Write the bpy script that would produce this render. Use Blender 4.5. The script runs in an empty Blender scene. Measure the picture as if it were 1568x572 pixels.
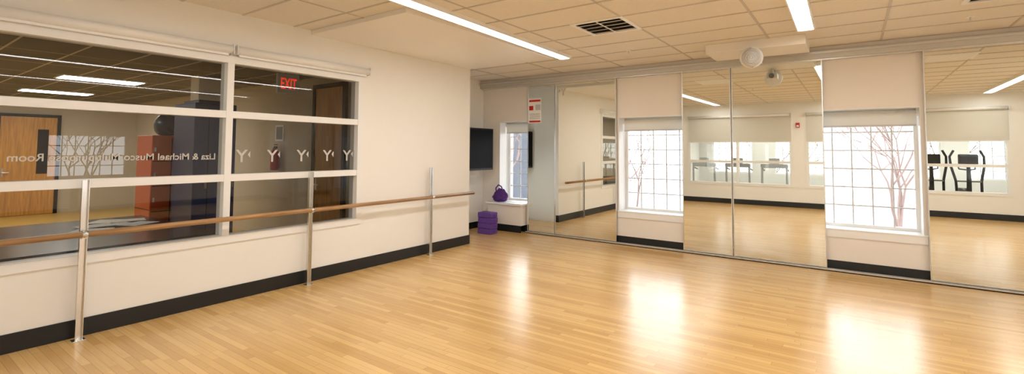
import bpy, bmesh, math, random
from mathutils import Vector, Matrix, noise
random.seed(7)
scene=bpy.context.scene
COL=scene.collection
try:
    scene.view_settings.view_transform='Standard'
    scene.view_settings.look='None'
except Exception: pass

# ---------------------------------------------------------------- materials
def mat(name,col,rough=0.6,metal=0.0,var=0.04,scale=6.0,bump=0.0,bscale=80.0,spec=0.5,emit=None,estr=0.0):
    m=bpy.data.materials.new(name);m.use_nodes=True
    nt=m.node_tree;N=nt.nodes;Lk=nt.links
    b=N['Principled BSDF']
    tc=N.new('ShaderNodeTexCoord')
    no=N.new('ShaderNodeTexNoise');no.inputs['Scale'].default_value=scale;no.inputs['Detail'].default_value=3
    Lk.new(tc.outputs['Object'],no.inputs['Vector'])
    r=N.new('ShaderNodeMapRange');r.inputs[3].default_value=1-var;r.inputs[4].default_value=1+var
    Lk.new(no.outputs[0],r.inputs[0])
    mx=N.new('ShaderNodeVectorMath');mx.operation='SCALE'
    mx.inputs[0].default_value=col[:3]
    Lk.new(r.outputs[0],mx.inputs['Scale'])
    Lk.new(mx.outputs[0],b.inputs['Base Color'])
    b.inputs['Roughness'].default_value=rough
    b.inputs['Metallic'].default_value=metal
    b.inputs['Specular IOR Level'].default_value=spec
    if emit:
        b.inputs['Emission Color'].default_value=(*emit,1)
        b.inputs['Emission Strength'].default_value=estr
    if bump>0:
        n2=N.new('ShaderNodeTexNoise');n2.inputs['Scale'].default_value=bscale
        Lk.new(tc.outputs['Object'],n2.inputs['Vector'])
        bp=N.new('ShaderNodeBump');bp.inputs['Strength'].default_value=bump;bp.inputs['Distance'].default_value=0.005
        Lk.new(n2.outputs[0],bp.inputs['Height']);Lk.new(bp.outputs[0],b.inputs['Normal'])
    return m

def floor_mat(name,c1,c2,rough=0.22):
    m=bpy.data.materials.new(name);m.use_nodes=True
    nt=m.node_tree;N=nt.nodes;Lk=nt.links;b=N['Principled BSDF']
    tc=N.new('ShaderNodeTexCoord');sep=N.new('ShaderNodeSeparateXYZ');Lk.new(tc.outputs['Object'],sep.inputs[0])
    RH=0.057
    d=N.new('ShaderNodeMath');d.operation='DIVIDE';d.inputs[1].default_value=RH;Lk.new(sep.outputs['Y'],d.inputs[0])
    f=N.new('ShaderNodeMath');f.operation='FLOOR';Lk.new(d.outputs[0],f.inputs[0])
    wn=N.new('ShaderNodeTexWhiteNoise');wn.noise_dimensions='1D';Lk.new(f.outputs[0],wn.inputs['W'])
    ml=N.new('ShaderNodeMath');ml.operation='MULTIPLY_ADD';ml.inputs[1].default_value=1.7
    Lk.new(wn.outputs['Value'],ml.inputs[0]);Lk.new(sep.outputs['X'],ml.inputs[2])
    cb=N.new('ShaderNodeCombineXYZ');Lk.new(ml.outputs[0],cb.inputs['X']);Lk.new(sep.outputs['Y'],cb.inputs['Y'])
    br=N.new('ShaderNodeTexBrick');br.offset=0.0;br.squash=1.0
    br.inputs['Scale'].default_value=1.0;br.inputs['Brick Width'].default_value=0.8
    br.inputs['Row Height'].default_value=RH;br.inputs['Mortar Size'].default_value=0.0010
    br.inputs['Mortar Smooth'].default_value=0.1
    br.inputs['Color1'].default_value=(*c1,1);br.inputs['Color2'].default_value=(*c2,1)
    br.inputs['Mortar'].default_value=(c2[0]*.6,c2[1]*.55,c2[2]*.5,1)
    Lk.new(cb.outputs[0],br.inputs['Vector'])
    mp=N.new('ShaderNodeMapping');mp.inputs['Scale'].default_value=(1.2,22,1);Lk.new(cb.outputs[0],mp.inputs[0])
    no=N.new('ShaderNodeTexNoise');no.inputs['Scale'].default_value=3;no.inputs['Detail'].default_value=5;Lk.new(mp.outputs[0],no.inputs['Vector'])
    r=N.new('ShaderNodeMapRange');r.inputs[3].default_value=.88;r.inputs[4].default_value=1.12;Lk.new(no.outputs[0],r.inputs[0])
    sc=N.new('ShaderNodeVectorMath');sc.operation='SCALE';Lk.new(br.outputs['Color'],sc.inputs[0]);Lk.new(r.outputs[0],sc.inputs['Scale'])
    Lk.new(sc.outputs[0],b.inputs['Base Color'])
    n2=N.new('ShaderNodeTexNoise');n2.inputs['Scale'].default_value=1.5;n2.inputs['Detail'].default_value=4;Lk.new(tc.outputs['Object'],n2.inputs['Vector'])
    r2=N.new('ShaderNodeMapRange');r2.inputs[3].default_value=rough-.03;r2.inputs[4].default_value=rough+.05;Lk.new(n2.outputs[0],r2.inputs[0])
    Lk.new(r2.outputs[0],b.inputs['Roughness'])
    b.inputs['Specular IOR Level'].default_value=0.55
    return m

def wood_mat(name,col,axis=2,rough=.35):
    m=bpy.data.materials.new(name);m.use_nodes=True
    nt=m.node_tree;N=nt.nodes;Lk=nt.links;b=N['Principled BSDF']
    tc=N.new('ShaderNodeTexCoord');mp=N.new('ShaderNodeMapping')
    s=[18,18,18];s[axis]=1.2;mp.inputs['Scale'].default_value=s
    Lk.new(tc.outputs['Object'],mp.inputs[0])
    no=N.new('ShaderNodeTexNoise');no.inputs['Scale'].default_value=2;no.inputs['Detail'].default_value=6;Lk.new(mp.outputs[0],no.inputs['Vector'])
    cr=N.new('ShaderNodeValToRGB')
    cr.color_ramp.elements[0].color=(col[0]*.7,col[1]*.65,col[2]*.6,1);cr.color_ramp.elements[0].position=.3
    cr.color_ramp.elements[1].color=(col[0]*1.15,col[1]*1.12,col[2]*1.1,1);cr.color_ramp.elements[1].position=.7
    Lk.new(no.outputs[0],cr.inputs[0]);Lk.new(cr.outputs[0],b.inputs['Base Color'])
    b.inputs['Roughness'].default_value=rough
    return m

def glass_mat(name,tint,ior=1.5):
    m=bpy.data.materials.new(name);m.use_nodes=True
    nt=m.node_tree;N=nt.nodes;Lk=nt.links;N.remove(N['Principled BSDF'])
    out=N['Material Output'];fr=N.new('ShaderNodeFresnel');fr.inputs[0].default_value=ior
    tr=N.new('ShaderNodeBsdfTransparent');tr.inputs[0].default_value=(*tint,1)
    gl=N.new('ShaderNodeBsdfGlossy');gl.inputs['Roughness'].default_value=0.0;gl.inputs[0].default_value=(1,1,1,1)
    mx=N.new('ShaderNodeMixShader');Lk.new(fr.outputs[0],mx.inputs[0]);Lk.new(tr.outputs[0],mx.inputs[1]);Lk.new(gl.outputs[0],mx.inputs[2])
    Lk.new(mx.outputs[0],out.inputs[0]);return m

def shade_mat(name,col,tl=.25):
    m=bpy.data.materials.new(name);m.use_nodes=True
    nt=m.node_tree;N=nt.nodes;Lk=nt.links;N.remove(N['Principled BSDF']);out=N['Material Output']
    tc=N.new('ShaderNodeTexCoord');w=N.new('ShaderNodeTexNoise');w.inputs['Scale'].default_value=300;Lk.new(tc.outputs['Object'],w.inputs['Vector'])
    r=N.new('ShaderNodeMapRange');r.inputs[3].default_value=.95;r.inputs[4].default_value=1.05;Lk.new(w.outputs[0],r.inputs[0])
    sc=N.new('ShaderNodeVectorMath');sc.operation='SCALE';sc.inputs[0].default_value=col;Lk.new(r.outputs[0],sc.inputs['Scale'])
    d=N.new('ShaderNodeBsdfDiffuse');t=N.new('ShaderNodeBsdfTranslucent');Lk.new(sc.outputs[0],d.inputs[0]);Lk.new(sc.outputs[0],t.inputs[0])
    mx=N.new('ShaderNodeMixShader');mx.inputs[0].default_value=tl;Lk.new(d.outputs[0],mx.inputs[1]);Lk.new(t.outputs[0],mx.inputs[2]);Lk.new(mx.outputs[0],out.inputs[0])
    return m

def emis(name,col,s):
    m=bpy.data.materials.new(name);m.use_nodes=True
    b=m.node_tree.nodes['Principled BSDF'];b.inputs['Base Color'].default_value=(.9,.9,.9,1)
    b.inputs['Emission Color'].default_value=(*col,1);b.inputs['Emission Strength'].default_value=s
    return m

def mirror_mat():
    m=bpy.data.materials.new('mirror_silver');m.use_nodes=True
    nt=m.node_tree;N=nt.nodes;b=N['Principled BSDF'];b.inputs['Base Color'].default_value=(.86,.87,.81,1)
    b.inputs['Metallic'].default_value=1;b.inputs['Roughness'].default_value=0.0
    return m

M=dict(
 wall=mat('wall_paint',(.94,.925,.885),.75,var=.012,bump=.05),
 panel=mat('wall_panel_paint',(.91,.85,.78),.7,var=.012),
 white=mat('white_trim_paint',(.93,.93,.92),.4,var=.01),
 alum=mat('brushed_aluminium',(.75,.75,.73),.35,1.0,var=.04),
 track=mat('aluminium_track',(.62,.61,.58),.45,.5,var=.03),
 chrome=mat('chrome_post',(.72,.72,.71),.25,1.0,var=.03),
 black=mat('black_rubber_base',(.008,.010,.011),.45,var=.1),
 blackp=mat('black_plastic',(.010,.010,.011),.5,var=.1,spec=.3),
 screen=mat('tv_screen_glass',(.005,.005,.006),.6,var=.05,spec=.08),
 tile=mat('acoustic_ceiling_tile',(.87,.815,.73),.95,var=.05,scale=40,bump=.6,bscale=180),
 grid=mat('ceiling_tbar',(.62,.57,.50),.5,var=.02),
 soffit=mat('soffit_paint',(.93,.895,.835),.45,var=.01),
 barre=wood_mat('barre_oak',(.46,.27,.12),axis=1,rough=.3),
 door=wood_mat('door_maple',(.70,.36,.09),axis=2,rough=.35),
 floor=floor_mat('maple_strip_floor',(.79,.52,.215),(.62,.375,.135),.23),
 lfloor=mat('lobby_floor_vinyl',(.70,.46,.14),.3,var=.1),
 glass=glass_mat('interior_window_glass',(.70,.70,.67),1.52),
 eglass=glass_mat('exterior_window_glass',(.95,.97,.97),1.4),
 shade=shade_mat('roller_shade_fabric',(.84,.82,.75),.22),
 eshade=shade_mat('exterior_shade_fabric',(.86,.845,.79),.21),
 mirror=mirror_mat(),
 lamp=emis('ceiling_lamp_lens',(1,.985,.955),21),
 lamp2=emis('lobby_lamp_lens',(1,.97,.9),18),
 lamp3=emis('gym_lamp_lens',(1,.99,.96),75),
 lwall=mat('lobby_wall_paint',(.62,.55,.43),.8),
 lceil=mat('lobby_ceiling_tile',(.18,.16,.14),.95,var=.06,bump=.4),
 gwall=mat('gym_wall_paint',(.85,.83,.78),.8),
 navy=mat('navy_locker_paint',(.016,.034,.13),.35,var=.08),
 orange=mat('red_orange_locker_paint',(.68,.12,.03),.4,var=.1),
 dtable=mat('dark_table_laminate',(.02,.028,.05),.25,var=.15),
 paper=mat('newspaper',(.8,.77,.72),.8,var=.25,scale=30),
 red=mat('red_enamel',(.60,.02,.015),.3,var=.05),
 redtxt=mat('exit_letter_red',(.75,.04,.02),.4,emit=(1,.05,.02),estr=1.0),
 frost=mat('frosted_vinyl',(.6,.58,.54),.6,var=.05),
 purple=mat('purple_foam',(.13,.055,.32),.75,var=.12,scale=20,bump=.2),
 violet=mat('violet_fabric',(.10,.03,.22),.8,var=.2,scale=25,bump=.4),
 grey=mat('grey_plastic',(.25,.25,.26),.4),
 gfloor=mat('gym_rubber_floor',(.20,.20,.20),.6),
 lgrey=mat('light_grey_plastic',(.6,.6,.6),.4),
 muntin=mat('muntin_paint',(.66,.67,.69),.5),
 bark=mat('tree_bark',(.17,.115,.10),.9,var=.2,scale=8),
 brick=mat('pale_brick',(.40,.34,.32),.9,var=.2,scale=3),
 dbuild=mat('grey_building',(.06,.065,.08),.7,var=.2,scale=2),
 snow=mat('pavement',(.55,.55,.56),.9,var=.1,scale=.5),
 alarm=mat('fire_alarm_red',(.6,.03,.03),.4),
 cork=mat('cork_board',(.42,.27,.13),.9,var=.15,scale=60),
 vdark=mat('vent_dark',(.03,.028,.025),.8),
)

# ---------------------------------------------------------------- mesh builder
class B:
    def __init__(s,name): s.n=name;s.bm=bmesh.new();s.m=[]
    def mi(s,k):
        if k not in s.m: s.m.append(k)
        return s.m.index(k)
    def box(s,x0,x1,y0,y1,z0,z1,k,bev=0.0,rot=None):
        g=bmesh.ops.create_cube(s.bm,size=1)
        vs=g['verts']
        for v in vs:
            v.co=Vector(((x0+x1)/2+v.co.x*(x1-x0),(y0+y1)/2+v.co.y*(y1-y0),(z0+z1)/2+v.co.z*(z1-z0)))
        if rot:
            c=Vector(((x0+x1)/2,(y0+y1)/2,(z0+z1)/2))
            bmesh.ops.rotate(s.bm,verts=vs,cent=c,matrix=Matrix.Rotation(rot[0],3,rot[1]))
        fs={f for v in vs for f in v.link_faces}
        i=s.mi(k)
        for f in fs: f.material_index=i
        if bev>0:
            es={e for v in vs for e in v.link_edges}
            r=bmesh.ops.bevel(s.bm,geom=list(es),offset=bev,segments=2,affect='EDGES',profile=.5)
            for f in r['faces']: f.material_index=i
        return s
    def tube(s,pts,r,k,seg=10,cap=True):
        i=s.mi(k);pts=[Vector(p) for p in pts];rings=[]
        rs=r if isinstance(r,(list,tuple)) else [r]*len(pts)
        up=None
        for j,p in enumerate(pts):
            if j==0:d=pts[1]-p
            elif j==len(pts)-1:d=p-pts[j-1]
            else:d=(pts[j+1]-pts[j-1])
            d.normalize()
            if up is None:
                a=Vector((0,0,1)) if abs(d.z)<.9 else Vector((1,0,0))
            else:a=up
            u=(a-d*a.dot(d)).normalized();w=d.cross(u);up=u
            rings.append([s.bm.verts.new(p+(u*math.cos(2*math.pi*q/seg)+w*math.sin(2*math.pi*q/seg))*rs[j]) for q in range(seg)])
        for j in range(len(rings)-1):
            for q in range(seg):
                f=s.bm.faces.new((rings[j][q],rings[j][(q+1)%seg],rings[j+1][(q+1)%seg],rings[j+1][q]));f.material_index=i;f.smooth=seg>6
        if cap:
            for rg in (rings[0][::-1],rings[-1]):
                f=s.bm.faces.new(rg);f.material_index=i
        return s
    def quad(s,ps,k):
        f=s.bm.faces.new([s.bm.verts.new(Vector(p)) for p in ps]);f.material_index=s.mi(k);return s
    def mesh(s,me,mw,k):
        i=s.mi(k);b2=bmesh.new();b2.from_mesh(me);mp={}
        for v in b2.verts: mp[v]=s.bm.verts.new(mw@v.co)
        for f in b2.faces:
            try:
                nf=s.bm.faces.new([mp[v] for v in f.verts]);nf.material_index=i
            except ValueError: pass
        b2.free();return s
    def text(s,body,size,mw,k,ext=0.001,align='LEFT'):
        cu=bpy.data.curves.new('t','FONT');cu.body=body;cu.size=size;cu.extrude=ext;cu.align_x=align;cu.offset=size*.012
        ob=bpy.data.objects.new('t',cu);COL.objects.link(ob)
        dg=bpy.context.evaluated_depsgraph_get()
        me=bpy.data.meshes.new_from_object(ob.evaluated_get(dg))
        s.mesh(me,mw,k);bpy.data.objects.remove(ob);bpy.data.meshes.remove(me);bpy.data.curves.remove(cu)
        return s
    def done(s,recalc=True):
        if recalc: bmesh.ops.recalc_face_normals(s.bm,faces=s.bm.faces[:])
        me=bpy.data.meshes.new(s.n);s.bm.to_mesh(me);s.bm.free()
        for k in s.m: me.materials.append(M[k])
        ob=bpy.data.objects.new(s.n,me);COL.objects.link(ob);return ob

def wall(b,axis,p0,p1,a0,a1,z0,z1,ops,k):
    def bx(u0,u1,w0,w1):
        if u1-u0<1e-4 or w1-w0<1e-4:return
        if axis=='x': b.box(p0,p1,u0,u1,w0,w1,k)
        else: b.box(u0,u1,p0,p1,w0,w1,k)
    cur=a0
    for (u0,u1,w0,w1) in sorted(ops):
        bx(cur,u0,z0,z1);bx(u0,u1,z0,w0);bx(u0,u1,w1,z1);cur=u1
    bx(cur,a1,z0,z1)

XL=-5.57;YM=8.18;YN=-.35;XR=4.6;ZC=3.157;XK=-6.59;YE=6.53
WZ0,WZ1=.66,2.64
# ---------------------------------------------------------------- shell
b=B('floor');b.box(XK-.13,XR+.13,YN-.13,YM+.5,-.1,0,'floor');b.done()
b=B('ceiling')
b.box(XK-.13,XR+.13,YN-.13,YM+.5,ZC,ZC+.1,'tile')
gx=-2.09
x=gx-1.22*4
while x<XR:
    if x>XK: b.box(x-.012,x+.012,YN,YM,ZC-.006,ZC+.01,'grid')
    x+=1.22
y=5.02-.61*8
while y<YM:
    b.box(XL if y<YE else XK,XR,y-.012,y+.012,ZC-.006,ZC+.01,'grid');y+=.61
b.box(-2.712,-2.688,5.02,5.63,ZC-.006,ZC+.01,'grid')
b.done()
b=B('soffit');b.box(XL,-3.82,3.42,YE,ZC-.055,ZC,'soffit',.004);b.done()

lw=(.42,4.19)
b=B('wall_left');wall(b,'x',XL-.13,XL,YN-.13,YE,0,ZC,[(lw[0],lw[1],WZ0,WZ1)],'wall')
b.box(XK-.13,XL-.13,YE-.13,YE,0,ZC,'wall');b.done()
b=B('wall_recess');b.box(XK-.13,XK,YE,YM+.5,0,ZC,'wall');b.done()
wins=[(-6.14,-4.64),(-3.45,-1.95),(-.76,.74),(3.0,4.3)]
WS0,WS1=.568,2.259
b=B('wall_back');wall(b,'y',YM,YM+.5,XK,XR+.13,0,ZC,[(a,c,WS0,WS1) for a,c in wins],'panel');b.done()
nw=[(-4.48,-1.49),(-1.10,.95),(1.30,3.14)]
b=B('wall_near');wall(b,'y',YN-.13,YN,XL,XR+.13,0,ZC,[(a,c,.62,2.72) for a,c in nw],'wall');b.done()
b=B('wall_right');wall(b,'x',XR,XR+.13,YN,YM,0,ZC,[(2.9,4.5,.9,2.0)],'wall');b.done()

# baseboards
b=B('baseboard_left');b.box(XL,XL+.012,YN,YE,0,.155,'black',.003);b.box(XL-.1,XL+.012,YE,YE+.012,0,.155,'black');b.done()
b=B('baseboard_recess');b.box(XK,XK+.012,YE,YM,0,.13,'black');b.done()
b=B('baseboard_back');b.box(XK+.012,XR,YM-.012,YM,0,.14,'black');b.done()
b=B('baseboard_near');b.box(XL+.012,XR,YN,YN+.012,0,.155,'black');b.done()
b=B('baseboard_right');b.box(XR-.012,XR,YN+.012,YM-.02,0,.155,'black');b.done()

# ---------------------------------------------------------------- interior windows
def int_window(name,axis,p0,p1,a0,a1,z0,z1,mull,trans,side):
    b=B(name);fw=.05
    def bx(u0,u1,w0,w1,e=0,k='white'):
        if axis=='x': b.box(p0-e,p1+e,u0,u1,w0,w1,k)
        else: b.box(u0,u1,p0-e,p1+e,w0,w1,k)
    e=.018
    bx(a0-.03,a0+fw,z0-.03,z1+.03,e);bx(a1-fw,a1+.03,z0-.03,z1+.03,e)
    bx(a0+fw,a1-fw,z0-.03,z0+fw,e);bx(a0+fw,a1-fw,z1-fw,z1+.03,e)
    for m_ in mull: bx(m_-.035,m_+.035,z0+fw,z1-fw,e-.004)
    for t in trans: bx(a0+fw,a1-fw,t-.038,t+.038,e-.008)
    c=(p0+p1)/2
    if axis=='x': b.quad([(c,a0,z0),(c,a1,z0),(c,a1,z1),(c,a0,z1)],'glass')
    else: b.quad([(a0,c,z0),(a1,c,z0),(a1,c,z1),(a0,c,z1)],'glass')
    return b
b=int_window('window_1','x',XL-.13,XL,lw[0],lw[1],WZ0,WZ1,[2.47],[1.332,2.025],1);b.done()
for i,(a,c) in enumerate(nw):
    b=int_window('window_%d'%(i+2),'y',YN-.13,YN,a,c,.62,2.72,[(a+c)/2] if i==0 else [],[1.332,2.025],1);b.done()
b=B('window_decal')
mw=lambda y,z:Matrix(((0,0,-1,XL-.05),(-1,0,0,y),(0,1,0,z),(0,0,0,1)))
b.text('Liza & Michael Musco Multipurpose Room',.092,mw(2.37,1.535),'frost')
for yy in (2.70,3.05,3.42,3.78,4.08): 
    b.text('Y',.20,mw(yy,1.50),'frost')
    z=1.575;b.quad([(XL-.051,yy+.035,z+.05),(XL-.051,yy+.035,z-.03),(XL-.051,yy+.005,z+.01)],'frost')
b.done(False)

# roller shade cassettes over left windows
for (a,c) in [(.40,2.455),(2.50,4.27)]:
    b=B('roller_shade')
    b.tube([(XL+.05,a,2.735),(XL+.05,c,2.735)],.047,'white',16)
    b.box(XL+.0,XL+.06,a,c,2.70,2.785,'white',.006)
    b.box(XL,XL+.10,a-.008,a,2.68,2.79,'white');b.box(XL,XL+.10,c,c+.008,2.68,2.79,'white')
    b.box(XL+.04,XL+.052,a+.03,c-.03,2.665,2.70,'white',.003)
    b.done()
# lowered shades on the near wall
for (a,c) in nw:
    b=B('roller_shade')
    b.tube([(a+.02,YN+.06,2.77),(c-.02,YN+.06,2.77)],.04,'white',14)
    b.box(a,c,YN+.02,YN+.023,1.96,2.76,'shade');b.box(a,c,YN+.015,YN+.028,1.94,1.965,'white')
    b.box(a-.01,a+.0,YN,YN+.11,2.72,2.82,'white');b.box(c,c+.01,YN,YN+.11,2.72,2.82,'white');b.done()

# ---------------------------------------------------------------- exterior windows
for i,(a,c) in enumerate(wins):
    b=B('window_%d'%(i+5))
    y0,y1=YM+.32,YM+.40
    fw=.055
    b.box(a,a+fw,y0,y1,WS0,WS1,'white');b.box(c-fw,c,y0,y1,WS0,WS1,'white')
    b.box(a+fw,c-fw,y0,y1,WS0,WS0+fw,'white');b.box(a+fw,c-fw,y0,y1,WS1-fw,WS1,'white')
    n=6
    for j in range(1,n):
        xx=a+fw+(c-a-2*fw)*j/n;b.box(xx-.009,xx+.009,y0+.04,y0+.062,WS0+fw,WS1-fw,'muntin')
        zz=WS0+fw+(WS1-WS0-2*fw)*j/n;b.box(a+fw,c-fw,y0+.041,y0+.061,zz-.009,zz+.009,'muntin')
    b.quad([(a,y1-.005,WS0),(c,y1-.005,WS0),(c,y1-.005,WS1),(a,y1-.005,WS1)],'eglass')
    # jamb liners and sill
    b.box(a,a+.012,YM-.004,y0,WS0,WS1,'white');b.box(c-.012,c,YM-.004,y0,WS0,WS1,'white')
    b.box(a+.012,c-.012,YM-.004,y0,WS1-.012,WS1,'white')
    b.box(a-.02,c+.04,YM-.028,y0,WS0-.004,WS0+.016,'white',.004)
    b.box(a-.01,c+.03,YM-.02,YM,WS0-.10,WS0-.004,'white')
    if i==0:
        b.box(-6.32,-5.40,7.93,YM-.03,WS0-.03,WS0+.010,'white',.006)
        b.box(-6.28,-5.44,7.98,YM-.02,.14,WS0-.03,'panel')
        b.box(-6.28,-5.44,7.972,7.98,.0,.14,'black')
    b.done()
    b=B('roller_shade')
    b.tube([(a+.03,YM+.25,WS1-.05),(c-.03,YM+.25,WS1-.05)],.035,'eshade',14)
    b.box(a+.03,c-.03,YM+.215,YM+.218,2.03,WS1-.05,'eshade')
    b.box(a+.03,c-.03,YM+.208,YM+.225,2.01,2.035,'lgrey')
    b.box(a+.012,a+.03,YM+.2,YM+.3,WS1-.11,WS1-.012,'white');b.box(c-.03,c-.012,YM+.2,YM+.3,WS1-.11,WS1-.012,'white')
    b.done()
b=B('window_9')
b.box(XR+.03,XR+.10,2.9,2.95,.9,2.0,'white');b.box(XR+.03,XR+.10,4.45,4.5,.9,2.0,'white')
b.box(XR+.03,XR+.10,2.95,4.45,.9,.95,'white');b.box(XR+.03,XR+.10,2.95,4.45,1.95,2.0,'white')
for j in range(1,6): b.box(XR+.05,XR+.08,2.95+.25*j-.01,2.95+.25*j+.01,.95,1.95,'muntin')
for j in range(1,4): b.box(XR+.051,XR+.079,2.95,4.45,.95+.25*j-.01,.95+.25*j+.01,'muntin')
b.done()

# ---------------------------------------------------------------- mirrors + tracks
mz0,mz1=.035,2.976
for (a,c) in [(-5.38,-4.745),(-4.735,-3.47),(-2.30,-1.545),(-1.535,-.326),(.774,1.985),(1.995,2.98)]:
    b=B('mirror_panel')
    f=.012;y0,y1=8.116,8.14
    b.box(a+f,c-f,y0+.002,y1,mz0+f,mz1-f,'mirror')
    b.box(a,a+f,y0-.003,y1,mz0,mz1,'alum');b.box(c-f,c,y0-.003,y1,mz0,mz1,'alum')
    b.box(a+f,c-f,y0-.003,y1,mz0,mz0+f,'alum');b.box(a+f,c-f,y0-.003,y1,mz1-f,mz1,'alum')
    b.done()
b=B('trim_1')
x0=-5.40
b.box(x0,XR,8.075,8.165,0,.012,'track');b.box(x0,XR,8.075,8.085,0,.032,'track');b.box(x0,XR,8.105,8.112,0,.028,'track');b.box(x0,XR,8.15,8.158,0,.028,'track');b.done()
b=B('trim_2')
b.box(XK,XR,8.05,YM,2.985,3.10,'track',.004);b.box(XK,XR,8.02,8.05,3.05,3.075,'alum');b.box(XK,XR,8.09,YM,3.10,ZC,'panel')
b.box(XK,XR,8.10,8.16,2.965,2.985,'alum');b.done()

# ---------------------------------------------------------------- ballet barre
b=B('ballet_barre')
xb,xp=-5.415,-5.475
b.tube([(xb,.0,.905),(xb,6.47,.905)],.026,'barre',16)
for yp in (1.265,3.40,5.47):
    w=.026
    b.box(xp-.006,xp+.0,yp-w,yp+w,.0,1.37,'chrome')
    b.box(xp,xp+.03,yp-w,yp-w+.005,0,1.37,'chrome');b.box(xp,xp+.03,yp+w-.005,yp+w,0,1.37,'chrome')
    b.box(xp-.03,xp+.05,yp-.045,yp+.045,0,.006,'chrome',.002)
    b.box(xp,xb,yp-.02,yp+.02,.868,.878,'chrome')
    b.tube([(xb,yp-.02,.905),(xb,yp+.02,.905)],.030,'chrome',16)
    b.tube([(xb-.03,yp,.905),(xb+.034,yp,.905)],.007,'chrome',8)
b.done()

# ---------------------------------------------------------------- ceiling fixtures
for (x,y0,y1,sk) in [(-3.64,.1,6.67,-.035),(-.40,.1,6.69,-.012),(2.72,.1,6.69,0)]:
    b=B('ceiling_light');w=.095;zb=ZC-.05
    b.box(x-w,x-w+.015,y0,y1,zb,ZC,'white');b.box(x+w-.015,x+w,y0,y1,zb,ZC,'white')
    b.box(x-w+.015,x+w-.015,y0,y0+.015,zb,ZC,'white');b.box(x-w+.015,x+w-.015,y1-.015,y1,zb,ZC,'white')
    b.box(x-w+.015,x+w-.015,y0+.015,y1-.015,zb+.004,zb+.02,'lamp')
    for v in b.bm.verts: v.co.x+=sk*(v.co.y-5.0)
    b.done()
def vent(cx,cy):
    b=B('air_vent');h=.33;z=ZC-.014
    for s in (-1,1):
        b.box(cx-h,cx+h,cy+s*(h-.025)-.025,cy+s*(h-.025)+.025,z,ZC,'white',.003)
        b.box(cx+s*(h-.025)-.025,cx+s*(h-.025)+.025,cy-h+.05,cy+h-.05,z,ZC,'white',.003)
    b.box(cx-h+.05,cx+h-.05,cy-h+.05,cy+h-.05,ZC-.003,ZC-.001,'vdark')
    for j in range(4):
        yy=cy-h+.12+j*(2*h-.24)/3
        b.box(cx-h+.05,cx+h-.05,yy-.036,yy+.036,z-.004,z-.001,'white',rot=(math.radians(14),'X'))
    b.box(cx-.01,cx+.01,cy-h+.05,cy+h-.05,z-.005,z,'white')
    b.done()
vent(-2.39,5.325);vent(1.26,6.2)
b=B('ceiling_panel');b.box(-1.67,-.45,7.08,7.75,3.03,ZC,'soffit',.006);b.done()
# round speaker on bracket below the ceiling panel
b=B('ceiling_speaker')
c=Vector((-1.07,7.02,2.905));n=Vector((.14,-1,-.16)).normalized()
b.tube([c+n*.0,c+n*.012,c+n*.02],[.120,.118,.0005],'grey',32,cap=False)
b.tube([c-n*.13,c-n*.10,c-n*.02,c+n*.0,c+n*.022,c+n*.024,c+n*.020],[.06,.085,.138,.142,.138,.124,.118],'white',32)
u=n.cross(Vector((0,0,1))).normalized();w=n.cross(u)
pts=[c+n*.021,c+n*.022]
b.tube([c+n*.0205,c+n*.0215],[.118,.117],'grey',32)
for r in (.02,.045,.07,.095): 
    pts=[]
    for q in range(25): pts.append(c+n*.024+(u*math.cos(q*math.pi/12)+w*math.sin(q*math.pi/12))*r)
    b.tube(pts,.006,'lgrey',6,cap=False)
b.box(-1.14,-.98,7.12,7.34,2.86,2.95,'white',.01)
b.tube([(-1.06,7.22,2.94),(-1.06,7.22,3.03)],.02,'white',10)
b.tube([(-1.06,7.34,2.905),(-1.06,7.38,2.905)],.04,'grey',12)
b.done()
for (x,y) in [(-1.9,3.7),(-2.7,6.8),(.6,3.9),(1.1,7.2)]:
    b=B('sprinkler_head');b.tube([(x,y,ZC),(x,y,ZC-.008)],.04,'white',16);b.tube([(x,y,ZC-.008),(x,y,ZC-.04)],.008,'alum',8);b.tube([(x,y,ZC-.04),(x,y,ZC-.044)],.016,'alum',10);b.done()

# ---------------------------------------------------------------- recess contents
b=B('television')
tx=-6.20
b.box(tx-.07,tx,6.66,8.04,1.24,2.10,'blackp',.012)
b.box(tx-.001,tx+.004,6.69,8.01,1.28,2.07,'screen')
b.box(tx-.13,tx-.07,7.0,7.7,1.4,1.95,'blackp',.02)
b.box(XK+.001,XK+.04,7.15,7.45,1.45,1.9,'blackp',.004)
b.box(XK+.04,tx-.13,7.25,7.32,1.55,1.60,'blackp');b.box(XK+.04,tx-.13,7.25,7.32,1.75,1.80,'blackp')
b.done()
b=B('yoga_block_stack')
for j in range(4):
    z=j*.105;dx=random.uniform(-.012,.012);dy=random.uniform(-.015,.015)
    b.box(-6.12+dx,-5.79+dx,7.45+dy,7.68+dy,z+.001,z+.103,'purple',.012)
    b.box(-6.125+dx,-5.785+dx,7.52+dy,7.61+dy,z+.045,z+.058,'violet')
b.done()
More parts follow.
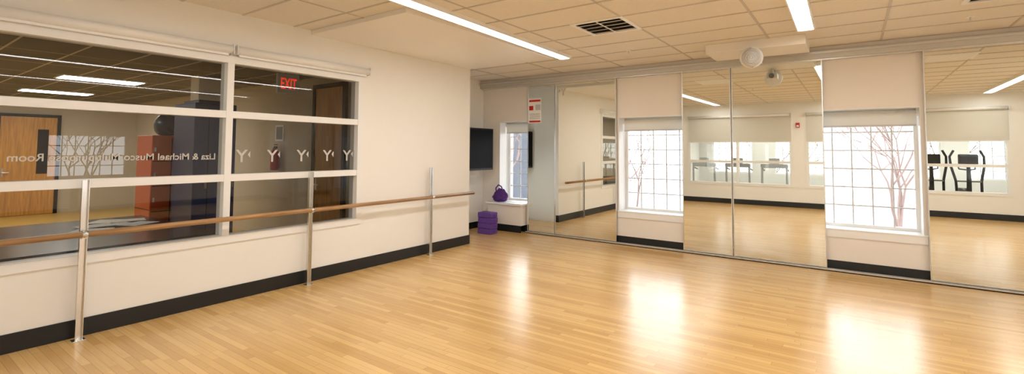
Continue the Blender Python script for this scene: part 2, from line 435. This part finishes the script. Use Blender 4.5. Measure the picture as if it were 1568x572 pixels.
# draped bag on the sill
b=B('gym_bag')
cx,cy=-6.0,8.04
bm=b.bm
i=b.mi('violet')
g=bmesh.ops.create_icosphere(bm,subdivisions=4,radius=1)
for v in g['verts']:
    co=v.co.copy();k=1+.18*noise.noise(co*2.2)+.08*noise.noise(co*6)
    tz=co.z
    wx=.175*(1-.10*max(0,tz));wy=.09*(1-.35*max(0,tz))
    z=tz*.16 if tz>-.6 else -.6*.16-(-tz-.6)*.02
    v.co=Vector((cx+co.x*wx*k,cy+co.y*wy*k,WS0+.016+.10+z*k))
zmin=min(v.co.z for v in g['verts'])
for v in g['verts']: v.co.z+=WS0+.012-zmin
for f in bm.faces: f.material_index=i;f.smooth=True
b.tube([(cx-.11,cy,.78),(cx-.11,cy-.02,.86),(cx-.04,cy-.02,.93),(cx+.03,cy-.02,.90),(cx+.07,cy,.79)],.014,'violet',8)
b.tube([(cx-.12,cy-.05,.74),(cx-.15,cy-.085,.68),(cx-.06,cy-.105,.63),(cx+.04,cy-.10,.64),(cx+.13,cy-.05,.72)],.010,'purple',8)
b.done()
b=B('wall_poster')
b.box(-5.36,-5.05,8.108,8.1128,2.20,2.70,'white');b.box(-5.34,-5.07,8.1065,8.108,2.63,2.67,'red');b.box(-5.34,-5.24,8.1065,8.108,2.46,2.55,'red')
b.box(-5.19,-5.07,8.1065,8.108,2.46,2.57,'lgrey');b.box(-5.34,-5.07,8.1065,8.108,2.215,2.25,'red')
for j in range(4): b.box(-5.33,-5.08,8.1068,8.108,2.29+j*.03,2.298+j*.03,'grey')
b.done()
b=B('mirror_decal');mm=Matrix(((1,0,0,-4.62),(0,0,-1,8.110),(0,1,0,2.72),(0,0,0,1)));b.text('Y',.2,mm,'frost',ext=.0008);b.quad([(-4.66,8.1095,2.86),(-4.66,8.1095,2.78),(-4.62,8.1095,2.82)],'frost');b.done(False)

b=B('fire_alarm');b.box(-1.36,-1.26,YN,YN+.05,2.38,2.52,'alarm',.006);b.box(-1.34,-1.28,YN+.05,YN+.06,2.40,2.45,'white',.002);b.done()
b=B('light_switch');b.box(3.4,3.48,YN,YN+.008,1.15,1.27,'white',.002);b.box(3.43,3.45,YN+.008,YN+.014,1.19,1.23,'white');b.done()

# ---------------------------------------------------------------- lobby beyond the left window
LX=-16.5;LY0=-1.6;LY1=4.85;LZ=2.9
b=B('lobby_floor');b.box(LX-.1,XL-.13,LY0-.1,LY1,-.1,0,'lfloor');b.done()
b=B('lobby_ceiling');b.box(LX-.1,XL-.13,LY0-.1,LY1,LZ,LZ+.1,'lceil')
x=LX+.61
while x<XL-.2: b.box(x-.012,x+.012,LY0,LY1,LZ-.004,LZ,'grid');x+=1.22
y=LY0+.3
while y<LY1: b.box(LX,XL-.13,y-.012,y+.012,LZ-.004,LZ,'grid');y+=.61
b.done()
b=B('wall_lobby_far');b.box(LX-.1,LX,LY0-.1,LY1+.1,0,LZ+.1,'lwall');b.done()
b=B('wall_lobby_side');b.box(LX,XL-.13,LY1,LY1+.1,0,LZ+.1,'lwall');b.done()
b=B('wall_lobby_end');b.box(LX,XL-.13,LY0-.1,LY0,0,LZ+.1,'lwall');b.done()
def door(name,axis,p,a0,a1,z1,d,k='door',lite=False):
    b=B(name)
    def bx(u0,u1,w0,w1,q0,q1,kk,bev=0):
        lo,hi=sorted((p+q0*d,p+q1*d))
        if axis=='x': b.box(lo,hi,u0,u1,w0,w1,kk,bev)
        else: b.box(u0,u1,lo,hi,w0,w1,kk,bev)
    bx(a0-.07,a0,0,z1+.07,0,.06,'blackp');bx(a1,a1+.07,0,z1+.07,0,.06,'blackp');bx(a0,a1,z1,z1+.07,0,.06,'blackp')
    bx(a0+.003,a1-.003,.01,z1-.003,.0,.04,k)
    if lite: bx(a1-.35,a1-.15,1.0,z1-.3,.04,.045,'screen')
    bx(a0+.05,a0+.09,.95,1.15,.04,.05,'alum');bx(a0+.06,a0+.18,1.03,1.055,.07,.085,'alum',.004);bx(a0+.062,a0+.082,1.03,1.055,.05,.07,'alum')
    return b.done()
door('door_1','x',LX,2.2,3.2,2.40,1,lite=True)
door('door_2','y',LY1,-7.64,-6.85,2.70,-1)
for (x,y) in [(-11.2,2.75),(-14.5,2.78),(-8.2,.4),(-11.2,.2),(-14.5,.2)]:
    b=B('lobby_ceiling_light');b.box(x-.3,x+.3,y-.6,y+.6,LZ-.02,LZ,'white');b.box(x-.27,x+.27,y-.57,y+.57,LZ-.024,LZ-.02,'lamp2');b.done()
b=B('locker_cabinet')
b.box(-8.0,-7.3,2.80,3.34,.0,2.28,'navy',.01)
for yy in (2.98,3.16): b.box(-7.302,-7.296,yy-.004,yy+.004,.1,2.2,'blackp')
for yy in (2.95,3.13,3.3): b.box(-7.3,-7.27,yy-.012,yy+.012,1.1,1.25,'grey',.003)
for q in range(4): b.box(-7.302,-7.297,2.84,2.94,2.05+q*.03,2.06+q*.03,'blackp')
b.box(-7.9,-7.4,2.88,3.26,2.28,2.33,'navy',.01);b.done()
b=B('storage_locker')
b.box(-8.9,-8.3,2.64,3.4,0,1.84,'orange',.01)
for q in range(1,5): b.box(-8.302,-8.295,2.66,3.38,q*.365-.006,q*.365+.006,'blackp')
for q in range(1,3): b.box(-8.302,-8.2945,2.64+q*.25-.005,2.64+q*.25+.005,.03,1.8,'blackp')
for q in range(5):
    for p in range(3): b.box(-8.3,-8.28,2.67+p*.25,2.69+p*.25,q*.365+.14,q*.365+.2,'alum')
    b.box(-8.88,-8.32,2.636,2.642,q*.365+.02,q*.365+.03,'blackp')
b.done()
b=B('backpack');g=bmesh.ops.create_icosphere(b.bm,subdivisions=3,radius=1);i=b.mi('dtable')
for v in g['verts']:
    k=1+.1*noise.noise(v.co*3);v.co=Vector((-8.6+v.co.x*.16*k,2.92+v.co.y*.17*k,2.0+max(-.155,v.co.z*.19)*1.0))
for f in b.bm.faces:f.material_index=i;f.smooth=True
b.tube([(-8.6,2.85,2.17),(-8.6,2.87,2.23),(-8.6,2.97,2.23),(-8.6,2.99,2.17)],.012,'blackp',8);b.done()
b=B('column');b.box(-9.35,-9.02,3.5,3.9,0,LZ,'gwall',.01);b.box(-9.37,-9.01,3.48,3.92,0,.12,'black');b.done()
b=B('lobby_table')
b.box(-8.15,-5.82,-.2,2.5,.685,.715,'dtable',.006)
for xx in (-8.05,-5.95):
    for yy in (-.1,2.38): b.box(xx-.025,xx+.025,yy-.025,yy+.025,0,.685,'blackp')
b.box(-8.05,-5.95,-.1,2.38,.60,.685,'blackp');b.done()
b=B('newspaper_pile')
for (x,y,r,z) in [(-7.35,2.0,.3,.716),(-7.6,2.2,-.2,.722),(-7.3,1.8,.1,.728),(-7.1,2.15,.5,.734),(-7.75,2.0,.9,.716),(-7.0,1.7,-.5,.722)]:
    b.box(x-.13,x+.13,y-.17,y+.17,z,z+.006,'paper',rot=(r,'Z'))
b.done()
b=B('exit_sign')
xs,ys,zs=-7.0,3.93,2.66
b.box(xs-.03,xs+.03,ys-.17,ys+.17,zs-.17,zs+.13,'lgrey',.008);b.tube([(xs,ys,zs+.13),(xs,ys,LZ)],.012,'lgrey',8);b.box(xs-.04,xs+.04,ys-.06,ys+.06,LZ-.015,LZ,'lgrey')
b.text('EXIT',.155,Matrix(((0,0,1,xs+.032),(.8,0,0,ys-.002),(0,1.5,0,zs-.10),(0,0,0,1))),'redtxt',align='CENTER')
b.done(False)
b=B('fire_extinguisher')
ex,ey=-8.86,LY1-.09
b.tube([(ex,ey,1.25),(ex,ey,1.27),(ex,ey,1.58),(ex,ey,1.63),(ex,ey,1.66)],[.06,.075,.075,.05,.02],'red',18)
b.box(ex-.02,ex+.07,ey-.015,ey+.015,1.66,1.70,'blackp',.004);b.box(ex-.02,ex+.08,ey-.01,ey+.01,1.72,1.735,'blackp')
b.tube([(ex-.02,ey,1.68),(ex-.09,ey,1.62),(ex-.1,ey,1.45),(ex-.09,ey,1.35)],.012,'blackp',8)
b.box(ex-.03,ex+.03,ey+.06,LY1,1.3,1.6,'grey');b.done()
b=B('wall_notice');b.box(-9.0,-8.72,LY1-.012,LY1,1.80,2.10,'white');b.box(-8.97,-8.75,LY1-.014,LY1-.012,1.83,2.07,'grey');b.done()

# ---------------------------------------------------------------- gym behind the near wall (seen in the mirrors)
GX0,GX1,GY=XL,6.5,-6.0
b=B('gym_floor');b.box(GX0-.1,GX1+.1,GY-.1,YN-.13,-.1,0,'gfloor');b.done()
b=B('gym_ceiling');b.box(GX0-.1,GX1+.1,GY-.1,YN-.13,3.0,3.1,'tile');b.done()
gw=[(-5.0,-3.4),(-2.6,-.9),(.9,2.5),(3.2,5.0)]
b=B('wall_gym_far');wall(b,'y',GY-.1,GY,GX0-.1,GX1+.1,0,3.1,[(a,c,.75,2.1) for a,c in gw],'gwall');b.done()
b=B('wall_gym_side');b.box(GX1,GX1+.1,GY,YN-.13,0,3.1,'gwall');b.done()
b=B('wall_gym_left');b.box(GX0-.1,GX0,GY,YN-.13,0,3.1,'gwall');b.done()
for k_,(a,c) in enumerate(gw):
    b=B('window_%d'%(10+k_))
    b.box(a,c,GY-.07,GY-.03,.75,.8,'white');b.box(a,c,GY-.07,GY-.03,2.05,2.1,'white');b.box(a,a+.05,GY-.07,GY-.03,.8,2.05,'white');b.box(c-.05,c,GY-.07,GY-.03,.8,2.05,'white')
    for j in range(1,6): xx=a+(c-a)*j/6;b.box(xx-.012,xx+.012,GY-.06,GY-.04,.8,2.05,'muntin')
    for j in range(1,5): zz=.8+1.25*j/5;b.box(a+.05,c-.05,GY-.059,GY-.041,zz-.012,zz+.012,'muntin')
    b.done()
for (x,y) in [(-3,-2.2),(0,-2.2),(3,-2.2),(-3,-4.5),(0,-4.5),(3,-4.5)]:
    b=B('gym_ceiling_light');b.box(x-.6,x+.6,y-.15,y+.15,2.98,3.0,'white');b.box(x-.57,x+.57,y-.12,y+.12,2.975,2.98,'lamp3');b.done()
def elliptical(x,y,s=1):
    b=B('elliptical_trainer')
    P=lambda a,c,z:(x+a,y+c*s,z)
    b.tube([P(-.28,.85,.04),P(.28,.85,.04)],.035,'grey',10);b.tube([P(-.28,-.8,.04),P(.28,-.8,.04)],.035,'grey',10)
    b.tube([P(0,.85,.06),P(0,-.8,.06)],.04,'grey',10)
    b.tube([P(-.09,-.45,.36),P(.09,-.45,.36)],.31,'blackp',24)
    b.tube([P(0,.5,.06),P(0,.62,.9),P(0,.60,1.38)],[.06,.05,.04],'blackp',10)
    x0,x1=x-.2,x+.2
    b.box(x0,x1,*sorted((y+s*.55,y+s*.62)),1.34,1.62,'blackp',.03)
    for q in (-1,1):
        b.tube([P(q*.24,.62,.25),P(q*.25,.55,.9),P(q*.33,.45,1.3),P(q*.34,.38,1.55),P(q*.26,.42,1.72)],[.03,.03,.03,.028,.028],'blackp',8)
        b.tube([P(q*.24,.62,.25),P(q*.15,-.3,.28),P(q*.12,-.45,.42)],.025,'lgrey',8)
        xx=x+q*.17
        b.box(xx-.07,xx+.07,*sorted((y+s*(-.15),y+s*.22)),.29,.33,'blackp',.01)
        b.tube([P(0,.6,.9),P(q*.24,.6,.9)],.02,'grey',8)
        b.tube([P(0,.58,1.2),P(q*.16,.4,1.22),P(q*.17,.32,1.3)],.018,'blackp',8)
    b.done()
for (x,y) in [(1.75,-1.75),(2.5,-1.75),(3.9,-2.3)]: elliptical(x,y,1)
def treadmill(x,y):
    b=B('treadmill')
    b.box(x-.38,x+.38,y-.9,y+.9,.0,.16,'lgrey',.03);b.box(x-.25,x+.25,y-.85,y+.6,.16,.175,'blackp')
    for q in (-1,1):
        b.tube([(x+q*.36,y+.7,.1),(x+q*.36,y+.75,1.2)],.035,'lgrey',10);b.tube([(x+q*.36,y+.72,1.1),(x+q*.36,y+.2,1.02)],.025,'grey',8)
    b.box(x-.4,x+.4,y+.62,y+.80,1.12,1.26,'lgrey',.04);b.box(x-.16,x+.16,y+.66,y+.72,1.26,1.44,'lgrey',.02);b.done()
for x in (-4.3,-3.2,-2.1): treadmill(x,-2.3)

# ---------------------------------------------------------------- outdoors
b=B('outdoor_ground');b.box(-80,80,-80,120,-3.2,-3.0,'snow');b.done()
b=B('building');b.box(-40,-17,26,36,-3,3.0,'dbuild')
for i in range(8):
    for j in range(2): b.box(-38+i*2.6,-36.6+i*2.6,25.95,26.0,-1.5+j*2.3,-.2+j*2.3,'lgrey')
b.done()
b=B('building');b.box(-8,22,46,56,-3,4.0,'brick')
for i in range(9):
    for j in range(2): b.box(-6.5+i*3,-5+i*3,45.95,46.0,-1.5+j*2.8,.2+j*2.8,'lgrey')
b.box(-8.2,22.2,45.8,56.2,4.0,4.3,'lgrey');b.done()
def tree(x,y,h,seed):
    rnd=random.Random(seed);b=B('bare_tree')
    def br(p,d,l,r,n):
        pts=[p];rad=[r];q=p.copy();dd=d.copy()
        for k in range(3):
            dd=(dd+Vector((rnd.uniform(-.22,.22),rnd.uniform(-.22,.22),rnd.uniform(-.05,.15)))).normalized()
            q=q+dd*l/3;pts.append(q.copy());rad.append(r*(1-.16*(k+1)))
        b.tube(pts,rad,'bark',5 if n<3 else 7,cap=False)
        if n==0:return
        for k in range(3 if n>1 else 4):
            a=rnd.uniform(0,6.28);sp=rnd.uniform(.45,.95)
            nd=(dd+Vector((math.cos(a),math.sin(a),rnd.uniform(-.1,.5)))*sp).normalized()
            st=pts[rnd.choice((2,3,3))] 
            br(st.copy(),nd,l*rnd.uniform(.62,.82),r*.55,n-1)
    br(Vector((x,y,-3)),Vector((0,0,1)),h,.085,5)
    b.done()
tree(1.3,14.5,2.4,3);tree(-6.6,16.0,2.2,5);tree(-11.8,15.0,2.8,9);tree(-3,-13,2.6,4);tree(3,-13.5,2.6,6);tree(12,5,2.5,8)

# ---------------------------------------------------------------- world
w=bpy.data.worlds.new('World');scene.world=w;w.use_nodes=True
bg=w.node_tree.nodes['Background'];bg.inputs[0].default_value=(.95,.975,1,1);bg.inputs[1].default_value=6.5

# ---------------------------------------------------------------- camera
cd=bpy.data.cameras.new('camera');cam=bpy.data.objects.new('camera',cd);COL.objects.link(cam)
yw,pt,rl=math.radians(35.42),math.radians(2.84),math.radians(.34)
F=Vector((-math.sin(yw)*math.cos(pt),math.cos(yw)*math.cos(pt),math.sin(pt)))
X=Vector((math.cos(yw),math.sin(yw),0));U=X.cross(F)
X2=X*math.cos(rl)+U*math.sin(rl);U2=-X*math.sin(rl)+U*math.cos(rl)
m3=Matrix((X2,U2,-F)).transposed()
cam.matrix_world=Matrix.Translation((0,0,1.65))@m3.to_4x4()
cd.sensor_fit='HORIZONTAL';cd.sensor_width=36;cd.lens=732.265/1568*36;cd.shift_y=-(286-193.64)/1568
cd.clip_start=.02;cd.clip_end=500
scene.camera=cam
